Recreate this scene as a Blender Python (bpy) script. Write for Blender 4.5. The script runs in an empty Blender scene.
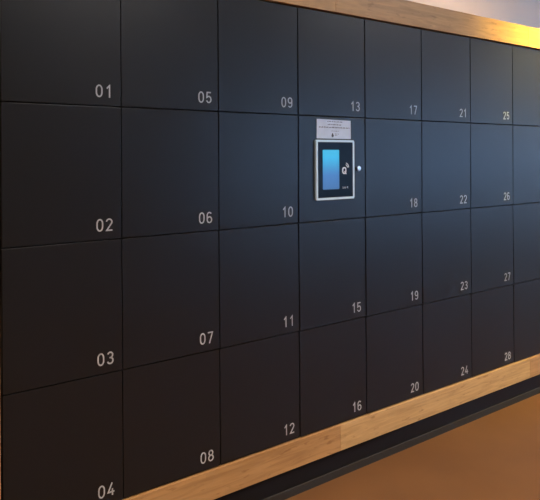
import bpy, bmesh, math, random
from mathutils import Vector, Matrix

random.seed(7)
C = bpy.data.collections.new('locker_room')
bpy.context.scene.collection.children.link(C)
S = bpy.context.scene
PI = math.pi

# ------------------------------------------------------------------ measures
U = 0.4                                  # width of one locker, metres
FLOOR_V = -5.265                         # floor, in locker widths below the door tops
CAM = (-1.0141 * U, -5.1229 * U, (-1.6303 - FLOOR_V) * U)
ROWV = [0.0, -1.1739, -2.3455, -3.5156, -4.6686]
NCOL = 8
DEPTH = 0.50                             # depth of the locker bank
ROOM = dict(x0=-3.2, x1=13.0, y0=-4.3, y1=DEPTH, h=3.05)


def zv(v):
    return (v - FLOOR_V) * U


def on_plane(u, v, p):
    """a point seen at (u, v) on the door plane, moved p metres forward"""
    k = 1 - p / -CAM[1]
    x = CAM[0] + (u * U - CAM[0]) * k
    z = CAM[2] + (zv(v) - CAM[2]) * k
    return x, z


# ------------------------------------------------------------------ materials
def mat(name, col, rough=0.5, metal=0.0, spec=0.5, coat=0.0):
    m = bpy.data.materials.new(name)
    m.use_nodes = True
    b = m.node_tree.nodes['Principled BSDF']
    b.inputs['Base Color'].default_value = (*col, 1)
    b.inputs['Roughness'].default_value = rough
    b.inputs['Metallic'].default_value = metal
    b.inputs['Specular IOR Level'].default_value = spec
    b.inputs['Coat Weight'].default_value = coat
    return m


def noise_bump(m, scale, strength, dist=0.001, detail=4, stretch=(1, 1, 1), rough_var=0.0):
    nt = m.node_tree
    b = nt.nodes['Principled BSDF']
    tc = nt.nodes.new('ShaderNodeTexCoord')
    mp = nt.nodes.new('ShaderNodeMapping')
    mp.inputs['Scale'].default_value = stretch
    n = nt.nodes.new('ShaderNodeTexNoise')
    n.inputs['Scale'].default_value = scale
    n.inputs['Detail'].default_value = detail
    bp = nt.nodes.new('ShaderNodeBump')
    bp.inputs['Strength'].default_value = strength
    bp.inputs['Distance'].default_value = dist
    L = nt.links.new
    L(tc.outputs['Object'], mp.inputs['Vector'])
    L(mp.outputs[0], n.inputs['Vector'])
    L(n.outputs['Fac'], bp.inputs['Height'])
    L(bp.outputs[0], b.inputs['Normal'])
    return m


def mottle(m, c1, c2, scale, detail=5, stretch=(1, 1, 1), lo=0.35, hi=0.65):
    nt = m.node_tree
    b = nt.nodes['Principled BSDF']
    tc = nt.nodes.new('ShaderNodeTexCoord')
    mp = nt.nodes.new('ShaderNodeMapping')
    mp.inputs['Scale'].default_value = stretch
    n = nt.nodes.new('ShaderNodeTexNoise')
    n.inputs['Scale'].default_value = scale
    n.inputs['Detail'].default_value = detail
    r = nt.nodes.new('ShaderNodeValToRGB')
    r.color_ramp.elements[0].position = lo
    r.color_ramp.elements[1].position = hi
    r.color_ramp.elements[0].color = (*c1, 1)
    r.color_ramp.elements[1].color = (*c2, 1)
    L = nt.links.new
    L(tc.outputs['Object'], mp.inputs['Vector'])
    L(mp.outputs[0], n.inputs['Vector'])
    L(n.outputs['Fac'], r.inputs['Fac'])
    L(r.outputs['Color'], b.inputs['Base Color'])
    return m


def wood(name, dark, light, seed):
    """pale bamboo / oak ply: grain along x with narrow staves"""
    m = mat(name, light, 0.42, spec=0.4)
    nt = m.node_tree
    b = nt.nodes['Principled BSDF']
    L = nt.links.new
    tc = nt.nodes.new('ShaderNodeTexCoord')
    mp = nt.nodes.new('ShaderNodeMapping')
    mp.inputs['Location'].default_value = (seed * 3.1, seed * 1.7, seed * 0.9)
    mp.inputs['Scale'].default_value = (2.2, 18, 26)
    L(tc.outputs['Object'], mp.inputs['Vector'])
    n = nt.nodes.new('ShaderNodeTexNoise')
    n.inputs['Scale'].default_value = 2.2
    n.inputs['Detail'].default_value = 6
    n.inputs['Distortion'].default_value = 0.8
    L(mp.outputs[0], n.inputs['Vector'])
    # staves: a brick pattern, long and low
    mp2 = nt.nodes.new('ShaderNodeMapping')
    mp2.inputs['Rotation'].default_value = (PI / 2, 0, 0)
    mp2.inputs['Location'].default_value = (seed * 0.37, 0.0, 0.0)
    L(tc.outputs['Object'], mp2.inputs['Vector'])
    br = nt.nodes.new('ShaderNodeTexBrick')
    br.inputs['Scale'].default_value = 1.0
    br.inputs['Brick Width'].default_value = 0.55
    br.inputs['Row Height'].default_value = 0.021
    br.inputs['Mortar Size'].default_value = 0.0002
    br.inputs['Color1'].default_value = (0.90, 0.90, 0.90, 1)
    br.inputs['Color2'].default_value = (1.0, 1.0, 1.0, 1)
    br.inputs['Mortar'].default_value = (0.8, 0.8, 0.8, 1)
    L(mp2.outputs[0], br.inputs['Vector'])
    r = nt.nodes.new('ShaderNodeValToRGB')
    r.color_ramp.elements[0].position = 0.30
    r.color_ramp.elements[1].position = 0.62
    r.color_ramp.elements[0].color = (*dark, 1)
    r.color_ramp.elements[1].color = (*light, 1)
    L(n.outputs['Fac'], r.inputs['Fac'])
    # small dark knuckle flecks
    mp3 = nt.nodes.new('ShaderNodeMapping')
    mp3.inputs['Location'].default_value = (seed * 1.3, 0, seed)
    mp3.inputs['Scale'].default_value = (16, 60, 60)
    L(tc.outputs['Object'], mp3.inputs['Vector'])
    n3 = nt.nodes.new('ShaderNodeTexNoise')
    n3.inputs['Scale'].default_value = 1.0
    n3.inputs['Detail'].default_value = 2
    L(mp3.outputs[0], n3.inputs['Vector'])
    r3 = nt.nodes.new('ShaderNodeValToRGB')
    r3.color_ramp.elements[0].position = 0.26
    r3.color_ramp.elements[1].position = 0.36
    r3.color_ramp.elements[0].color = (0.72, 0.66, 0.6, 1)
    r3.color_ramp.elements[1].color = (1, 1, 1, 1)
    L(n3.outputs['Fac'], r3.inputs['Fac'])
    m1 = nt.nodes.new('ShaderNodeMix')
    m1.data_type = 'RGBA'
    m1.blend_type = 'MULTIPLY'
    m1.inputs['Factor'].default_value = 1
    L(r.outputs['Color'], m1.inputs[6])
    L(br.outputs['Color'], m1.inputs[7])
    m2 = nt.nodes.new('ShaderNodeMix')
    m2.data_type = 'RGBA'
    m2.blend_type = 'MULTIPLY'
    m2.inputs['Factor'].default_value = 1
    L(m1.outputs[2], m2.inputs[6])
    L(r3.outputs['Color'], m2.inputs[7])
    L(m2.outputs[2], b.inputs['Base Color'])
    bp = nt.nodes.new('ShaderNodeBump')
    bp.inputs['Strength'].default_value = 0.08
    bp.inputs['Distance'].default_value = 0.001
    L(n.outputs['Fac'], bp.inputs['Height'])
    L(bp.outputs[0], b.inputs['Normal'])
    return m


def emit(name, col, strength):
    m = mat(name, (0.02, 0.02, 0.02), 0.4)
    b = m.node_tree.nodes['Principled BSDF']
    b.inputs['Emission Color'].default_value = (*col, 1)
    b.inputs['Emission Strength'].default_value = strength
    return m


M = {}
M['door'] = noise_bump(mat('black_laminate', (0.0080, 0.0080, 0.0086), 0.38, spec=0.46), 900, 0.10, 0.0004, 2)
M['carcass'] = mat('dark_carcass', (0.010, 0.010, 0.010), 0.7)
M['number'] = mat('grey_lettering', (0.46, 0.46, 0.46), 0.6)
M['wood_a'] = wood('oak_board_a', (0.38, 0.195, 0.070), (0.52, 0.285, 0.110), 1)
M['wood_b'] = wood('oak_board_b', (0.45, 0.265, 0.10), (0.62, 0.38, 0.160), 2)
M['wood_c'] = wood('oak_board_c', (0.40, 0.215, 0.085), (0.54, 0.30, 0.125), 3)
M['plinth'] = noise_bump(mat('black_plinth', (0.004, 0.0035, 0.0035), 0.6, spec=0.3), 300, 0.1)
M['skirt'] = mat('dark_rubber', (0.034, 0.030, 0.027), 0.8, spec=0.15)
M['floor'] = noise_bump(mottle(mat('brown_linoleum', (0.2, 0.1, 0.05), 0.5, spec=0.35),
                               (0.135, 0.059, 0.020), (0.160, 0.072, 0.025), 2.5), 220, 0.05)
M['wall'] = noise_bump(mottle(mat('cream_paint', (0.6, 0.5, 0.45), 0.85, spec=0.2),
                              (0.70, 0.63, 0.58), (0.74, 0.67, 0.62), 1.2), 160, 0.08)
M['wall_dark'] = noise_bump(mat('taupe_paint', (0.22, 0.19, 0.17), 0.85, spec=0.2), 160, 0.08)
M['ceiling'] = noise_bump(mat('ceiling_paint', (0.42, 0.39, 0.36), 0.9, spec=0.2), 160, 0.08)
M['white'] = mat('white_plastic', (0.72, 0.74, 0.76), 0.3)
M['silver'] = mat('silver_bezel', (0.62, 0.76, 0.82), 0.35)
M['glass_black'] = mat('black_glass', (0.005, 0.008, 0.013), 0.22, spec=0.08)
M['logo'] = mat('white_print', (0.80, 0.84, 0.88), 0.5)
M['logo_dim'] = mat('grey_print', (0.60, 0.63, 0.66), 0.5)
M['paper'] = mottle(mat('white_paper', (0.62, 0.66, 0.76), 0.8, spec=0.2), (0.56, 0.63, 0.74), (0.61, 0.68, 0.80), 30)
M['ink'] = mat('grey_ink', (0.10, 0.10, 0.13), 0.8)
M['ink_dark'] = mat('dark_ink', (0.05, 0.05, 0.07), 0.8)
M['chrome'] = mat('chrome', (0.90, 0.90, 0.92), 0.28, metal=1)
M['black_metal'] = mat('black_metal', (0.01, 0.01, 0.01), 0.35)
M['frame_white'] = mat('window_paint', (0.5, 0.5, 0.5), 0.5)
M['yellow_glow'] = emit('yellow_glow', (1.0, 0.72, 0.08), 2)
M['lamp'] = emit('lamp_glow', (1.0, 0.62, 0.28), 6)

# the lit display: pale cyan above, deeper blue below
scr = emit('display_glow', (0.1, 0.4, 0.8), 1.0)
nt = scr.node_tree
b = nt.nodes['Principled BSDF']
b.inputs['Roughness'].default_value = 0.2
b.inputs['Specular IOR Level'].default_value = 0.1
tc = nt.nodes.new('ShaderNodeTexCoord')
sp = nt.nodes.new('ShaderNodeSeparateXYZ')
rp = nt.nodes.new('ShaderNodeValToRGB')
nt.links.new(tc.outputs['Generated'], sp.inputs[0])
nt.links.new(sp.outputs['Z'], rp.inputs['Fac'])
nt.links.new(rp.outputs['Color'], b.inputs['Emission Color'])
e = rp.color_ramp.elements
e[0].position = 0.0; e[0].color = (0.060, 0.17, 0.40, 1)
e[1].position = 1.0; e[1].color = (0.055, 0.47, 0.74, 1)
x = e.new(0.35); x.color = (0.060, 0.20, 0.50, 1)
x = e.new(0.55); x.color = (0.055, 0.30, 0.60, 1)
x = e.new(0.80); x.color = (0.045, 0.46, 0.78, 1)

gl = bpy.data.materials.new('window_glass')
gl.use_nodes = True
b = gl.node_tree.nodes['Principled BSDF']
b.inputs['Base Color'].default_value = (1, 1, 1, 1)
b.inputs['Roughness'].default_value = 0.0
b.inputs['Transmission Weight'].default_value = 1
b.inputs['IOR'].default_value = 1.02
M['glass'] = gl


# ------------------------------------------------------------------ mesh helpers
def box(bm, x0, x1, y0, y1, z0, z1, bev=0.0, seg=2):
    t = bmesh.new()
    bmesh.ops.create_cube(t, size=1)
    for v in t.verts:
        v.co = Vector(((x0 + x1) / 2 + v.co.x * (x1 - x0), (y0 + y1) / 2 + v.co.y * (y1 - y0),
                       (z0 + z1) / 2 + v.co.z * (z1 - z0)))
    if bev:
        bmesh.ops.bevel(t, geom=list(t.edges), offset=bev, segments=seg, affect='EDGES', profile=0.5)
    me = bpy.data.meshes.new('t')
    t.to_mesh(me); t.free()
    bm.from_mesh(me)
    bpy.data.meshes.remove(me)


def obj(name, bm, m, parent=None, smooth=False):
    me = bpy.data.meshes.new(name)
    bmesh.ops.recalc_face_normals(bm, faces=bm.faces)
    bm.to_mesh(me); bm.free()
    for mm in (m if isinstance(m, (list, tuple)) else [m]):
        me.materials.append(mm)
    if smooth:
        for p in me.polygons:
            p.use_smooth = True
    o = bpy.data.objects.new(name, me)
    C.objects.link(o)
    if parent:
        o.parent = parent
    return o


def bobj(name, m, parent, *dims, bev=0.0, seg=2):
    bm = bmesh.new()
    box(bm, *dims, bev=bev, seg=seg)
    return obj(name, bm, m, parent)


def thing(name, label, cat, loc=(0, 0, 0), group=None):
    o = bpy.data.objects.new(name, None)
    o.empty_display_size = 0.1
    C.objects.link(o)
    o.location = loc
    o['label'] = label
    o['category'] = cat
    if group:
        o['group'] = group
    return o


def tag(o, label, cat, group=None):
    o['label'] = label
    o['category'] = cat
    if group:
        o['group'] = group
    return o


def struct(name, bm, m):
    o = obj(name, bm, m)
    o['kind'] = 'structure'
    return o


def ribbon(bm, pts, w, y0, y1, closed=False):
    """a flat stroke of width w along pts (x, z), extruded from y0 to y1"""
    n = len(pts)
    P = [Vector((p[0], p[1])) for p in pts]
    L, R = [], []
    for i in range(n):
        if closed:
            a, c = P[i - 1], P[(i + 1) % n]
        else:
            a, c = P[max(i - 1, 0)], P[min(i + 1, n - 1)]
        d1 = (P[i] - a) if (P[i] - a).length > 1e-9 else (c - P[i])
        d2 = (c - P[i]) if (c - P[i]).length > 1e-9 else (P[i] - a)
        n1 = Vector((-d1.y, d1.x)).normalized()
        n2 = Vector((-d2.y, d2.x)).normalized()
        nn = (n1 + n2)
        nn = nn.normalized() if nn.length > 1e-6 else n1
        k = min(1 / max(nn.dot(n1), 0.35), 2.4)
        L.append(P[i] + nn * w / 2 * k)
        R.append(P[i] - nn * w / 2 * k)
    mk = lambda p, y: bm.verts.new((p.x, y, p.y))
    Lf = [mk(p, y0) for p in L]; Rf = [mk(p, y0) for p in R]
    Lb = [mk(p, y1) for p in L]; Rb = [mk(p, y1) for p in R]
    m = n if closed else n - 1
    for i in range(m):
        j = (i + 1) % n
        bm.faces.new((Lf[i], Lf[j], Rf[j], Rf[i]))
        bm.faces.new((Lb[i], Rb[i], Rb[j], Lb[j]))
        bm.faces.new((Lf[i], Lb[i], Lb[j], Lf[j]))
        bm.faces.new((Rf[i], Rf[j], Rb[j], Rb[i]))
    if not closed:
        for k in (0, n - 1):
            bm.faces.new((Lf[k], Rf[k], Rb[k], Lb[k]))


def arc(cx, cz, rx, rz, a0, a1, n=14):
    return [(cx + rx * math.cos(math.radians(a0 + (a1 - a0) * i / n)),
             cz + rz * math.sin(math.radians(a0 + (a1 - a0) * i / n))) for i in range(n + 1)]


def rrect(x0, x1, z0, z1, r, n=6):
    return (arc(x1 - r, z1 - r, r, r, 90, 0, n) + arc(x1 - r, z0 + r, r, r, 0, -90, n)
            + arc(x0 + r, z0 + r, r, r, -90, -180, n) + arc(x0 + r, z1 - r, r, r, 180, 90, n))


def plate(bm, loop, y0, y1):
    f = [bm.verts.new((p[0], y0, p[1])) for p in loop]
    k = [bm.verts.new((p[0], y1, p[1])) for p in loop]
    bm.faces.new(f); bm.faces.new(list(reversed(k)))
    n = len(loop)
    for i in range(n):
        j = (i + 1) % n
        bm.faces.new((f[i], k[i], k[j], f[j]))


# numerals as strokes; centre lines in a box 0..0.46 wide, 0..0.88 high (stroke 0.12)
W_, H_ = 0.44, 0.88
def digit(c):
    rx = W_ / 2
    if c == '0':
        return [(arc(rx, H_ - 0.33, rx, 0.33, 0, 180, 18) + arc(rx, 0.33, rx, 0.33, 180, 360, 18), True)]
    if c == '1':
        return [([(0.08, 0.66), (0.30, H_ + 0.01), (0.30, -0.06)], False)]
    if c == '2':
        return [(arc(rx, H_ - 0.22, rx, 0.22, 170, -32) + [(0.02, 0.0), (W_ + 0.04, 0.0)], False)]
    if c == '3':
        return [(arc(rx, H_ - 0.21, rx * 0.92, 0.21, 160, -90, 16) + [(rx - 0.06, H_ - 0.42)], False),
                (arc(rx, 0.23, rx, 0.23, 90, -165, 16), False)]
    if c == '4':
        return [([(0.32, H_ + 0.05), (0.0, 0.21), (W_ + 0.06, 0.21)], False),
                ([(0.34, 0.46), (0.34, -0.06)], False)]
    if c == '5':
        return [([(W_, H_), (0.06, H_), (0.03, 0.44)] + arc(rx, 0.27, rx, 0.27, 135, -160, 18), False)]
    if c == '6':
        return [(arc(rx, 0.25, rx, 0.25, 0, 360, 24)[:-1], True),
                ([(W_ - 0.05, H_ - 0.11)] + arc(rx, H_ - 0.24, rx, 0.24, 50, 180, 10) + [(0.0, 0.25)], False)]
    if c == '7':
        return [([(-0.02, H_), (W_, H_), (0.13, -0.06)], False)]
    if c == '8':
        return [(arc(rx, H_ - 0.205, rx * 0.86, 0.205, 0, 360, 24)[:-1], True),
                (arc(rx, 0.235, rx, 0.235, 0, 360, 24)[:-1], True)]
    if c == '9':
        return [(arc(rx, H_ - 0.25, rx, 0.25, 0, 360, 24)[:-1], True),
                ([(0.05, 0.11)] + arc(rx, 0.24, rx, 0.24, -130, 0, 10) + [(W_, H_ - 0.25)], False)]


def number_mesh(text):
    """origin at the door's lower right corner"""
    bm = bmesh.new()
    h = 0.0445                        # cap height incl. stroke
    s = h
    adv = 0.0336
    for i, ch in enumerate(text):
        ox = -0.0302 - (len(text) - i) * adv + 0.0085
        for pts, cl in digit(ch):
            ribbon(bm, [(ox + p[0] * s * 1.0, 0.0278 + (p[1] + 0.06) * s) for p in pts], 0.112 * s, -0.0004, 0.0004, cl)
    return bm


# ------------------------------------------------------------------ the room
R = ROOM
bm = bmesh.new(); box(bm, R['x0'] - 0.2, R['x1'] + 0.2, R['y0'] - 0.2, R['y1'] + 0.2, -0.2, 0)
struct('floor', bm, M['floor'])
bm = bmesh.new(); box(bm, R['x0'] - 0.2, R['x1'] + 0.2, R['y0'] - 0.2, R['y1'] + 0.2, R['h'], R['h'] + 0.2)
struct('ceiling', bm, M['ceiling'])
bm = bmesh.new(); box(bm, R['x0'], R['x1'], R['y1'], R['y1'] + 0.2, 0, R['h'])
struct('wall_back', bm, M['wall'])
bm = bmesh.new(); box(bm, R['x0'] - 0.2, R['x0'], R['y0'] - 0.2, R['y1'] + 0.2, 0, R['h'])
struct('wall_left', bm, M['wall_dark'])
SY0, SY1, SZ0, SZ1 = -3.9, -0.9, 0.80, 2.15          # unseen window, added in the end wall to brighten the right doors
bm = bmesh.new()
box(bm, R['x1'], R['x1'] + 0.2, R['y0'] - 0.2, R['y1'] + 0.2, 0, SZ0)
box(bm, R['x1'], R['x1'] + 0.2, R['y0'] - 0.2, R['y1'] + 0.2, SZ1, R['h'])
box(bm, R['x1'], R['x1'] + 0.2, R['y0'] - 0.2, SY0, SZ0, SZ1)
box(bm, R['x1'], R['x1'] + 0.2, SY1, R['y1'] + 0.2, SZ0, SZ1)
struct('wall_right', bm, M['wall_dark'])
# the wall opposite the lockers, with a row of windows
WIN = [(3.6, 6.1), (6.3, 9.2), (9.4, 12.3)]
WZ0, WZ1 = 0.80, 2.15
bm = bmesh.new()
ya, yb = R['y0'] - 0.2, R['y0']
box(bm, R['x0'], R['x1'], ya, yb, 0, WZ0)
box(bm, R['x0'], R['x1'], ya, yb, WZ1, R['h'])
xs = [R['x0']] + [x for w in WIN for x in w] + [R['x1']]
for i in range(0, len(xs), 2):
    box(bm, xs[i], xs[i + 1], ya, yb, WZ0, WZ1)
struct('wall_front', bm, M['wall_dark'])
for i, (a, c) in enumerate(WIN):
    bm = bmesh.new()
    y = (ya + yb) / 2
    f = 0.05
    box(bm, a, a + f, y - 0.03, y + 0.03, WZ0, WZ1)
    box(bm, c - f, c, y - 0.03, y + 0.03, WZ0, WZ1)
    box(bm, a + f, c - f, y - 0.03, y + 0.03, WZ0, WZ0 + f)
    box(bm, a + f, c - f, y - 0.03, y + 0.03, WZ1 - f, WZ1)
    w = struct('window_%d' % (i + 1), bm, M['frame_white'])
    bobj('pane', M['glass'], w, a + f, c - f, y - 0.003, y + 0.003, WZ0 + f, WZ1 - f)

bm = bmesh.new()
x = R['x1'] + 0.1
box(bm, x - 0.03, x + 0.03, SY0, SY0 + 0.05, SZ0, SZ1)
box(bm, x - 0.03, x + 0.03, SY1 - 0.05, SY1, SZ0, SZ1)
box(bm, x - 0.03, x + 0.03, SY0 + 0.05, SY1 - 0.05, SZ0, SZ0 + 0.05)
box(bm, x - 0.03, x + 0.03, SY0 + 0.05, SY1 - 0.05, SZ1 - 0.05, SZ1)
w = struct('window_4', bm, M['frame_white'])  # added opening, gives the right-hand doors more blue to reflect
bobj('pane', M['glass'], w, x - 0.003, x + 0.003, SY0 + 0.05, SY1 - 0.05, SZ0 + 0.05, SZ1 - 0.05)

# ------------------------------------------------------------------ lockers
TH = 0.018
GAP = 0.0034
GAPZ = 0.0050


def body_mesh(w, h):
    bm = bmesh.new()
    t = 0.016
    y0, y1 = TH + 0.002, DEPTH - 0.06
    box(bm, 0, t, y0, y1, 0, h)
    box(bm, w - t, w, y0, y1, 0, h)
    box(bm, t, w - t, y0, y1, 0, t)
    box(bm, t, w - t, y0, y1, h - t, h)
    box(bm, t, w - t, y1 - t, y1, t, h - t)
    return bm


ROWN = ['top row', 'second row from the top', 'third row from the top', 'bottom row']
random.seed(11)
# how far each leaf hangs out of true, degrees (about the vertical, about the horizontal)
HANG_V = [-0.15, -0.10, 0.42, 0.34, 0.30, 0.20, 0.16, 0.14]
HANG_H = [-0.10, 0.15, -0.50, -0.40]
for c in range(NCOL):
    for r in range(4):
        n = c * 4 + r + 1
        x0 = c * U
        z1, z0 = zv(ROWV[r]), zv(ROWV[r + 1])
        term = (n == 14)
        if term:
            t = thing('terminal_cabinet', 'black unnumbered locker panel below 13 that carries the touch screen and a keyed lock', 'cabinet',
                      (x0, 0, z0), 'black lockers of the built-in wall')
        elif c == 7:
            t = thing('locker', 'black locker cut by the right photo edge, %s' % ROWN[r], 'locker',
                      (x0, 0, z0), 'black lockers of the built-in wall')
        else:
            t = thing('locker', 'matt black flat-fronted locker numbered %02d in grey, in the %s' % (n, ROWN[r]), 'locker',
                      (x0, 0, z0), 'black lockers of the built-in wall')
        h = z1 - z0
        bm = body_mesh(U - 0.002, h - 0.002)
        for v in bm.verts:
            v.co += Vector((0.001, 0, 0.001))
        obj('body', bm, M['carcass'], t)
        # the leaf, with its origin at the middle so it can hang slightly out of true
        bm = bmesh.new()
        w2, h2 = U / 2 - GAP / 2, h / 2 - GAPZ / 2
        box(bm, -w2, w2, -TH / 2, TH / 2, -h2, h2, bev=0.0009, seg=2)
        d = obj('door', bm, M['door'], t)
        d.location = (U / 2, TH / 2, h / 2)
        d.rotation_euler = (math.radians(HANG_H[r] + random.uniform(-0.12, 0.12)), 0,
                            math.radians(HANG_V[c] + random.uniform(-0.10, 0.10)))
        if not term and c < 7:
            nb = number_mesh('%02d' % n)
            for v in nb.verts:
                v.co += Vector((w2 + (0.001, 0.004, 0.004, 0.001, 0, 0, 0)[c], -TH / 2, -h2))
            obj('number', nb, M['number'], d)['label'] = 'grey numerals %02d' % n
        if term:
            # cylinder lock right of the screen
            p = 0.013
            lx, lz = on_plane(3.897, -1.766, p)
            k = bpy.data.objects.new('lock', None)
            bm = bmesh.new()
            def lathe(bm, prof, seg=28):
                rings = []
                for rr, yy in prof:
                    rings.append([bm.verts.new((rr * math.cos(2 * PI * i / seg), yy, rr * math.sin(2 * PI * i / seg))) for i in range(seg)])
                for a_, b_ in zip(rings, rings[1:]):
                    for i in range(seg):
                        j = (i + 1) % seg
                        bm.faces.new((a_[i], a_[j], b_[j], b_[i]))
                bm.faces.new(rings[0]); bm.faces.new(list(reversed(rings[-1])))
            lathe(bm, [(0.0125, 0.0), (0.0125, -0.002), (0.0085, -0.003), (0.0085, -p + 0.001)])
            lk = obj('lock', bm, M['black_metal'], t)
            lk.location = (lx - x0, 0.0, lz - z0)
            bm = bmesh.new()
            lathe(bm, [(0.0112, -p + 0.001), (0.0122, -p), (0.0116, -p - 0.0015), (0.0075, -p - 0.0026), (0.0035, -p - 0.003)])
            f = obj('lock_face', bm, M['chrome'], lk)
            f['label'] = 'bright chrome lock face'
            bm = bmesh.new()
            box(bm, -0.0006, 0.0006, -p - 0.0036, -p - 0.002, -0.003, 0.003)
            obj('keyhole', bm, M['black_metal'], lk)

# ------------------------------------------------------------------ oak surround
# boards stand a little proud of the door faces; a dark shadow gap runs between
PR = 0.010
sur = thing('locker_surround', 'pale oak plank frame running around the wall of black lockers', 'frame', (0, 0, 0))


def board(u0, u1, v0, v1, m, y1=0.045):
    x0, z0 = on_plane(u0, v0, PR)
    x1, z1 = on_plane(u1, v1, PR)
    g = 0.0003
    return bobj('board', m, sur, x0 + g, x1 - g, -PR, y1, z0, z1, bev=0.0014)


for a, c, m in [(-0.33, 3.59, 'wood_a'), (3.59, 7.42, 'wood_b'), (7.42, 8.34, 'wood_c')]:
    board(a, c, -4.983, -4.690, M[m])
for a, c, m in [(-0.33, 3.55, 'wood_c'), (3.55, 7.42, 'wood_a'), (7.42, 8.34, 'wood_c')]:
    board(a, c, 0.018, 0.325, M[m])
board(-0.33, -0.012, -4.690, 0.018, M['wood_a'])
board(8.055, 8.34, -4.690, 0.018, M['wood_b'])
x0, _ = on_plane(-0.33, 0, PR)
x1, _ = on_plane(8.34, 0, PR)
zt = on_plane(0, 0.325, PR)[1]
zb = on_plane(0, -4.983, PR)[1]
# cheeks and top of the bank, back to the wall
s = bobj('side_panel', M['wood_a'], sur, x0, x0 + 0.02, 0.046, DEPTH - 0.003, zb, zt)
s = bobj('side_panel', M['wood_b'], sur, x1 - 0.02, x1, 0.046, DEPTH - 0.003, zb, zt)
bobj('top_panel', M['wood_c'], sur, x0 + 0.021, x1 - 0.021, 0.046, DEPTH - 0.003, zt - 0.03, zt - 0.01)

# plinth and the rubber strip at its foot
bm = bmesh.new()
box(bm, x0 + 0.01, x1 - 0.01, 0.004, DEPTH - 0.02, 0.0, zb - 0.0005)
pl = struct('trim_1', bm, M['plinth'])
bm = bmesh.new()
# cove strip profile (y, z)
prof = [(0.003, 0.0), (0.003, 0.034), (-0.001, 0.034), (-0.003, 0.031), (-0.004, 0.0)]
a_ = [bm.verts.new((x0 + 0.01, p[0], p[1])) for p in prof]
b_ = [bm.verts.new((x1 - 0.01, p[0], p[1])) for p in prof]
for i in range(len(prof)):
    j = (i + 1) % len(prof)
    bm.faces.new((a_[i], a_[j], b_[j], b_[i]))
bm.faces.new(a_); bm.faces.new(list(reversed(b_)))
struct('baseboard_back', bm, M['skirt'])

# ------------------------------------------------------------------ touch terminal
TP = 0.012
t = thing('touch_terminal', 'wall-mounted black touch screen terminal with silver rim and lit blue display', 'terminal', (3.5 * U, 0, 0))
ox = 3.5 * U
ax, az1 = on_plane(3.232, -1.437, TP)
bx, az0 = on_plane(3.826, -2.112, TP)
ax = 3.226 * U
ax -= ox; bx -= ox
# housing: rounded slab in silver with a raised rim
bm = bmesh.new()
plate(bm, rrect(ax, bx, az0, az1, 0.006), -TP + 0.0015, -0.0008)
hs = obj('housing', bm, M['silver'], t)
bm = bmesh.new()
rw = 0.0098
ribbon(bm, rrect(ax + rw / 2, bx - rw / 2, az0 + rw / 2, az1 - rw / 2, 0.005), rw, -TP, -TP + 0.0016, True)
obj('rim', bm, M['silver'], t)['label'] = 'pale silver rim'
bm = bmesh.new()
plate(bm, rrect(ax + rw, bx - rw, az0 + rw, az1 - rw, 0.003), -TP + 0.0006, -TP + 0.0014)
pn = obj('front_glass', bm, M['glass_black'], t)
sx0, sz1 = on_plane(3.345, -1.549, TP)
sx1, sz0 = on_plane(3.590, -1.995, TP)
bm = bmesh.new()
plate(bm, rrect(sx0 - ox, sx1 - ox, sz0, sz1, 0.004), -TP + 0.0001, -TP + 0.0005)
obj('display', bm, scr, t)['label'] = 'lit display, cyan at the top and blue below'
# emblem: a ring with a tail and radiating arcs
qx, qz = on_plane(3.668, -1.785, TP)
qx -= ox
bm = bmesh.new()
ribbon(bm, rrect(qx - 0.0095, qx + 0.0095, qz - 0.0135, qz + 0.0125, 0.0085), 0.0064, -TP - 0.0002, -TP + 0.0005, True)
ribbon(bm, [(qx + 0.001, qz - 0.004), (qx + 0.0125, qz - 0.0165)], 0.0055, -TP - 0.0002, -TP + 0.0005)
for rr, w in ((0.015, 0.0036), (0.023, 0.0036)):
    ribbon(bm, arc(qx + 0.004, qz + 0.012, rr, rr, 5, 72, 8), w, -TP - 0.0002, -TP + 0.0005)
obj('emblem', bm, M['logo'], t)['label'] = 'white letter Q emblem with radio waves'
# tiny print under it
qx, qz = on_plane(3.685, -1.990, TP)
qx -= ox
bm = bmesh.new()
y0_, y1_ = -TP - 0.0002, -TP + 0.0005
s_ = 0.0085
ribbon(bm, [(qx - 0.0165, qz + s_), (qx - 0.0165, qz), (qx - 0.0125, qz)], 0.0018, y0_, y1_)
ribbon(bm, arc(qx - 0.0085, qz + 0.0032, 0.0028, 0.0032, 0, 360, 12)[:-1], 0.0016, y0_, y1_, True)
ribbon(bm, arc(qx - 0.0010, qz + 0.0032, 0.0028, 0.0032, 0, 360, 12)[:-1], 0.0016, y0_, y1_, True)
ribbon(bm, [(qx + 0.0105, qz + s_), (qx + 0.0105, qz)], 0.0018, y0_, y1_)
ribbon(bm, [(qx + 0.0105, qz + s_), (qx + 0.0150, qz + s_ - 0.002), (qx + 0.0105, qz + 0.004), (qx + 0.016, qz)], 0.0018, y0_, y1_)
obj('small_print', bm, M['logo_dim'], t)

# ------------------------------------------------------------------ notice sheet
px0, px1 = 3.253 * U, 3.767 * U
pz0, pz1 = zv(-1.422), zv(-1.206)
bm = bmesh.new()
NX, NZ = 12, 6


def sheet_y(u, v):
    return -0.0022 - 0.0012 * math.sin(u * 5.2 + 0.6) * (0.4 + 0.6 * v) - 0.0010 * (1 - u) * v


def sheet_z(u, v):
    return pz0 + (pz1 - pz0) * v * (1 - 0.03 * u) - 0.0008 * u * (1 - v)


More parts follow.
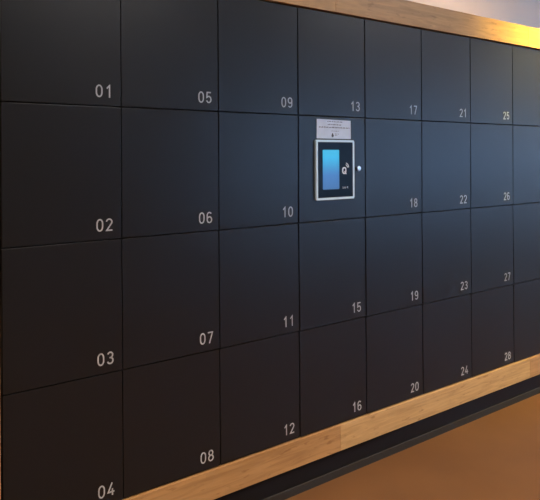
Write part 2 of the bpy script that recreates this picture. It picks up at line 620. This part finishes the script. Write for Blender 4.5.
gf, gb = [], []
for j in range(NZ + 1):
    gf.append([bm.verts.new((px0 + (px1 - px0) * i / NX, sheet_y(i / NX, j / NZ), sheet_z(i / NX, j / NZ))) for i in range(NX + 1)])
    gb.append([bm.verts.new((px0 + (px1 - px0) * i / NX, sheet_y(i / NX, j / NZ) + 0.0004, sheet_z(i / NX, j / NZ))) for i in range(NX + 1)])
for j in range(NZ):
    for i in range(NX):
        bm.faces.new((gf[j][i], gf[j][i + 1], gf[j + 1][i + 1], gf[j + 1][i]))
        bm.faces.new((gb[j][i], gb[j + 1][i], gb[j + 1][i + 1], gb[j][i + 1]))
for i in range(NX):
    bm.faces.new((gf[0][i], gb[0][i], gb[0][i + 1], gf[0][i + 1]))
    bm.faces.new((gf[NZ][i], gf[NZ][i + 1], gb[NZ][i + 1], gb[NZ][i]))
for j in range(NZ):
    bm.faces.new((gf[j][0], gf[j + 1][0], gb[j + 1][0], gb[j][0]))
    bm.faces.new((gf[j][NX], gb[j][NX], gb[j + 1][NX], gf[j + 1][NX]))
sheet = obj('paper_notice', bm, M['paper'])
tag(sheet, 'small white paper notice with lines of print taped above the terminal', 'notice')


def ink(bm, u0, u1, v, h, seed):
    """a line of small unreadable print: word-sized dashes"""
    rnd = random.Random(seed)
    u = u0
    while u < u1 - 0.01:
        w = min(rnd.uniform(0.035, 0.085), u1 - u)
        k = max(1, int(w / 0.012))
        for q in range(k):
            a = u + w * q / k
            c = a + w / k * 0.82
            hh = h * rnd.choice((0.75, 0.8, 1.0, 1.1))
            vs = [(a, v), (c, v), (c, v + hh), (a, v + hh)]
            bm.faces.new([bm.verts.new((px0 + (px1 - px0) * p[0], sheet_y(*p) - 0.00025, sheet_z(*p))) for p in vs])
        u += w + 0.016


bm = bmesh.new()
ink(bm, 0.30, 0.76, 0.875, 0.045, 1)
ink(bm, 0.31, 0.73, 0.715, 0.055, 2)
ink(bm, 0.06, 0.96, 0.560, 0.060, 3)
ink(bm, 0.41, 0.64, 0.390, 0.030, 4)
ink(bm, 0.52, 0.64, 0.235, 0.030, 5)
ink(bm, 0.52, 0.60, 0.165, 0.030, 6)
obj('printed_text', bm, M['ink'], sheet)
bm = bmesh.new()
loop = [(0.455 + 0.034 * math.cos(a) * (1 if math.sin(a) < 0.2 else 0.62), 0.185 + 0.115 * math.sin(a)) for a in [2 * PI * i / 20 for i in range(20)]]
bm.faces.new([bm.verts.new((px0 + (px1 - px0) * p[0], sheet_y(*p) - 0.0003, sheet_z(*p))) for p in loop])
obj('printed_emblem', bm, M['ink_dark'], sheet)['label'] = 'small dark emblem printed low on the sheet'

# ------------------------------------------------------------------ ceiling lamps
def downlight(x, y, energy, col, half, blend=0.6, label=''):
    h = R['h']
    t = thing('downlight', label, 'ceiling light', (x, y, h), 'round ceiling downlights')
    bm = bmesh.new()
    seg = 32
    rings = []
    for rr, zz in [(0.052, -0.002), (0.052, -0.012), (0.060, -0.016), (0.072, -0.014), (0.075, -0.0005), (0.052, -0.0005)]:
        rings.append([bm.verts.new((rr * math.cos(2 * PI * i / seg), rr * math.sin(2 * PI * i / seg), zz)) for i in range(seg)])
    for a_, b_ in zip(rings, rings[1:]):
        for i in range(seg):
            j = (i + 1) % seg
            bm.faces.new((a_[i], a_[j], b_[j], b_[i]))
    obj('trim_ring', bm, M['white'], t, True)
    bm = bmesh.new()
    bmesh.ops.create_cone(bm, cap_ends=True, segments=32, radius1=0.050, radius2=0.050, depth=0.004)
    o = obj('lens', bm, M['lamp'], t)
    o.location = (0, 0, -0.006)
    ld = bpy.data.lights.new('downlight_lamp', 'SPOT')
    ld.energy = energy
    ld.color = col
    ld.spot_size = math.radians(2 * half)
    ld.spot_blend = blend
    ld.shadow_soft_size = 0.045
    lo = bpy.data.objects.new('downlight_lamp', ld)
    C.objects.link(lo)
    lo.location = (x, y, h - 0.03)
    return t, lo


WARM = (1.0, 0.74, 0.50)
for i, (x, y, e_, half, lab) in enumerate([
        (-1.0, -1.75, 165, 58, 'white ringed ceiling downlight left of the lockers'),
        (0.6, -1.75, 165, 58, 'white ringed ceiling downlight in front of the lockers at the left end'),
        (2.2, -1.75, 165, 52, 'white ringed ceiling downlight in front of the lockers at the right end'),
        (3.8, -1.75, 165, 75, 'white ringed ceiling downlight past the right end of the lockers')]):
    downlight(x, y, e_, WARM, half, 0.8, lab)
downlight(2.55, 0.15, 15, WARM, 80, 0.7, 'white ringed ceiling downlight over the top of the locker bank, washing the wall')

# yellow lamp on the top board; strip form made up to shape the falloff
LX, LY, LZ = 3.38, -0.50, 2.92
t = thing('ceiling_strip_lamp', 'yellow ceiling lamp of made-up strip form aimed at the top board at the right end of the lockers', 'ceiling light', (LX, LY, R['h']))
tilt = math.atan2(-LY, LZ - 2.09)
bm = bmesh.new()
box(bm, -0.62, 0.62, -0.035, 0.035, 0.002, 0.040, bev=0.004)
o = obj('housing', bm, M['white'], t)
o.location = (0, 0, LZ - R['h'] + 0.004); o.rotation_euler = (tilt, 0, 0)
o2 = bobj('diffuser', M['yellow_glow'], o, -0.60, 0.60, -0.028, 0.028, -0.001, 0.0019)
for sx in (-0.4, 0.4):
    bobj('stem', M['white'], t, sx - 0.008, sx + 0.008, -0.008, 0.008, LZ - R['h'] + 0.035, -0.0005)
ld = bpy.data.lights.new('linear_lamp_light', 'AREA')
ld.shape = 'RECTANGLE'; ld.size = 1.2; ld.size_y = 0.056
ld.energy = 26; ld.color = (1.0, 0.78, 0.09); ld.spread = math.radians(64)
lo = bpy.data.objects.new('linear_lamp_light', ld)
C.objects.link(lo)
lo.location = (LX, LY + 0.006 * math.sin(tilt), LZ + 0.004 - 0.006 * math.cos(tilt)); lo.rotation_euler = (tilt, 0, 0)

def panel(x, y, energy, col, label):  # unseen panel, added as neutral fill light for the locker fronts
    h = R['h']
    t = thing('ceiling_fill_panel', label, 'ceiling light', (x, y, h), 'added square ceiling fill panels')
    bm = bmesh.new()
    for a, c, e_, f in ((-0.31, -0.30, -0.31, 0.31), (0.30, 0.31, -0.31, 0.31), (-0.30, 0.30, -0.31, -0.30), (-0.30, 0.30, 0.30, 0.31)):
        box(bm, a, c, e_, f, -0.016, -0.0005)
    obj('panel_frame', bm, M['white'], t)
    bobj('diffuser', M['fill_glow'], t, -0.299, 0.299, -0.299, 0.299, -0.012, -0.004)
    ld = bpy.data.lights.new('fill_lamp', 'AREA')
    ld.shape = 'SQUARE'
    ld.size = 0.58
    ld.energy = energy
    ld.color = col
    lo = bpy.data.objects.new('fill_lamp', ld)
    C.objects.link(lo)
    lo.location = (x, y, h - 0.018)


M['fill_glow'] = emit('fill_glow', (1.0, 0.93, 0.84), 3)
for x, y, e_, lab in [(-1.6, -1.3, 9, 'added square ceiling fill panel near the left wall'),
                      (0.8, -1.3, 20, 'added square ceiling fill panel in front of the left lockers'),
                      (3.2, -1.3, 22, 'added square ceiling fill panel in front of the right lockers'),
                      (-0.8, -3.5, 8, 'added square ceiling fill panel behind the camera'),
                      (1.8, -3.5, 8, 'added square ceiling fill panel near the left end of the windows'),
                      (8.2, -3.3, 44, 'added square ceiling fill panel beyond the end of the lockers'),  # this pair is added to reflect in the upper right doors
                      (10.4, -3.3, 44, 'added square ceiling fill panel at the far right')]:
    panel(x, y, e_, (1.0, 0.96, 0.96), lab)

# ------------------------------------------------------------------ daylight
w = bpy.data.worlds.new('sky')
S.world = w
w.use_nodes = True
nt = w.node_tree
bg = nt.nodes['Background']
bg.inputs['Color'].default_value = (0.30, 0.56, 1.0, 1)
bg.inputs['Strength'].default_value = 5.7
for a, c in WIN:
    ld = bpy.data.lights.new('window_portal', 'AREA')
    ld.shape = 'RECTANGLE'
    ld.size = c - a
    ld.size_y = WZ1 - WZ0
    ld.cycles.is_portal = True
    lo = bpy.data.objects.new('window_portal', ld)
    C.objects.link(lo)
    lo.location = ((a + c) / 2, R['y0'] - 0.19, (WZ0 + WZ1) / 2)
    lo.rotation_euler = (PI / 2, 0, 0)      # area lamp faces -z -> +y

ld = bpy.data.lights.new('window_portal', 'AREA')
ld.shape = 'RECTANGLE'
ld.size = SZ1 - SZ0
ld.size_y = SY1 - SY0
ld.cycles.is_portal = True
lo = bpy.data.objects.new('window_portal', ld)
C.objects.link(lo)
lo.location = (R['x1'] + 0.19, (SY0 + SY1) / 2, (SZ0 + SZ1) / 2)
lo.rotation_euler = (0, PI / 2, 0)          # faces -x

# ------------------------------------------------------------------ camera
cd = bpy.data.cameras.new('camera')
cam = bpy.data.objects.new('camera', cd)
C.objects.link(cam)
yaw, pit, rol = 0.6173, 0.0005, -0.0056
r0 = Vector((math.cos(yaw), -math.sin(yaw), 0))
f0 = Vector((math.sin(yaw), math.cos(yaw), 0))
up = Vector((0, 0, 1))
f1 = math.cos(pit) * f0 - math.sin(pit) * up
u1 = math.sin(pit) * f0 + math.cos(pit) * up
r2 = math.cos(rol) * r0 + math.sin(rol) * u1
u2 = -math.sin(rol) * r0 + math.cos(rol) * u1
m = Matrix(((r2.x, u2.x, -f1.x), (r2.y, u2.y, -f1.y), (r2.z, u2.z, -f1.z)))
cam.matrix_world = Matrix.Translation(Vector(CAM)) @ m.to_4x4()
cd.sensor_fit = 'HORIZONTAL'
cd.sensor_width = 36
cd.lens = 600 / 540 * 36
cd.shift_y = -92.3305 / 540
cd.clip_start = 0.05
S.camera = cam

S.view_settings.view_transform = 'Standard'
S.view_settings.look = 'None'
S.view_settings.gamma = 1
S.view_settings.use_curve_mapping = False
S.view_settings.exposure = 0.0
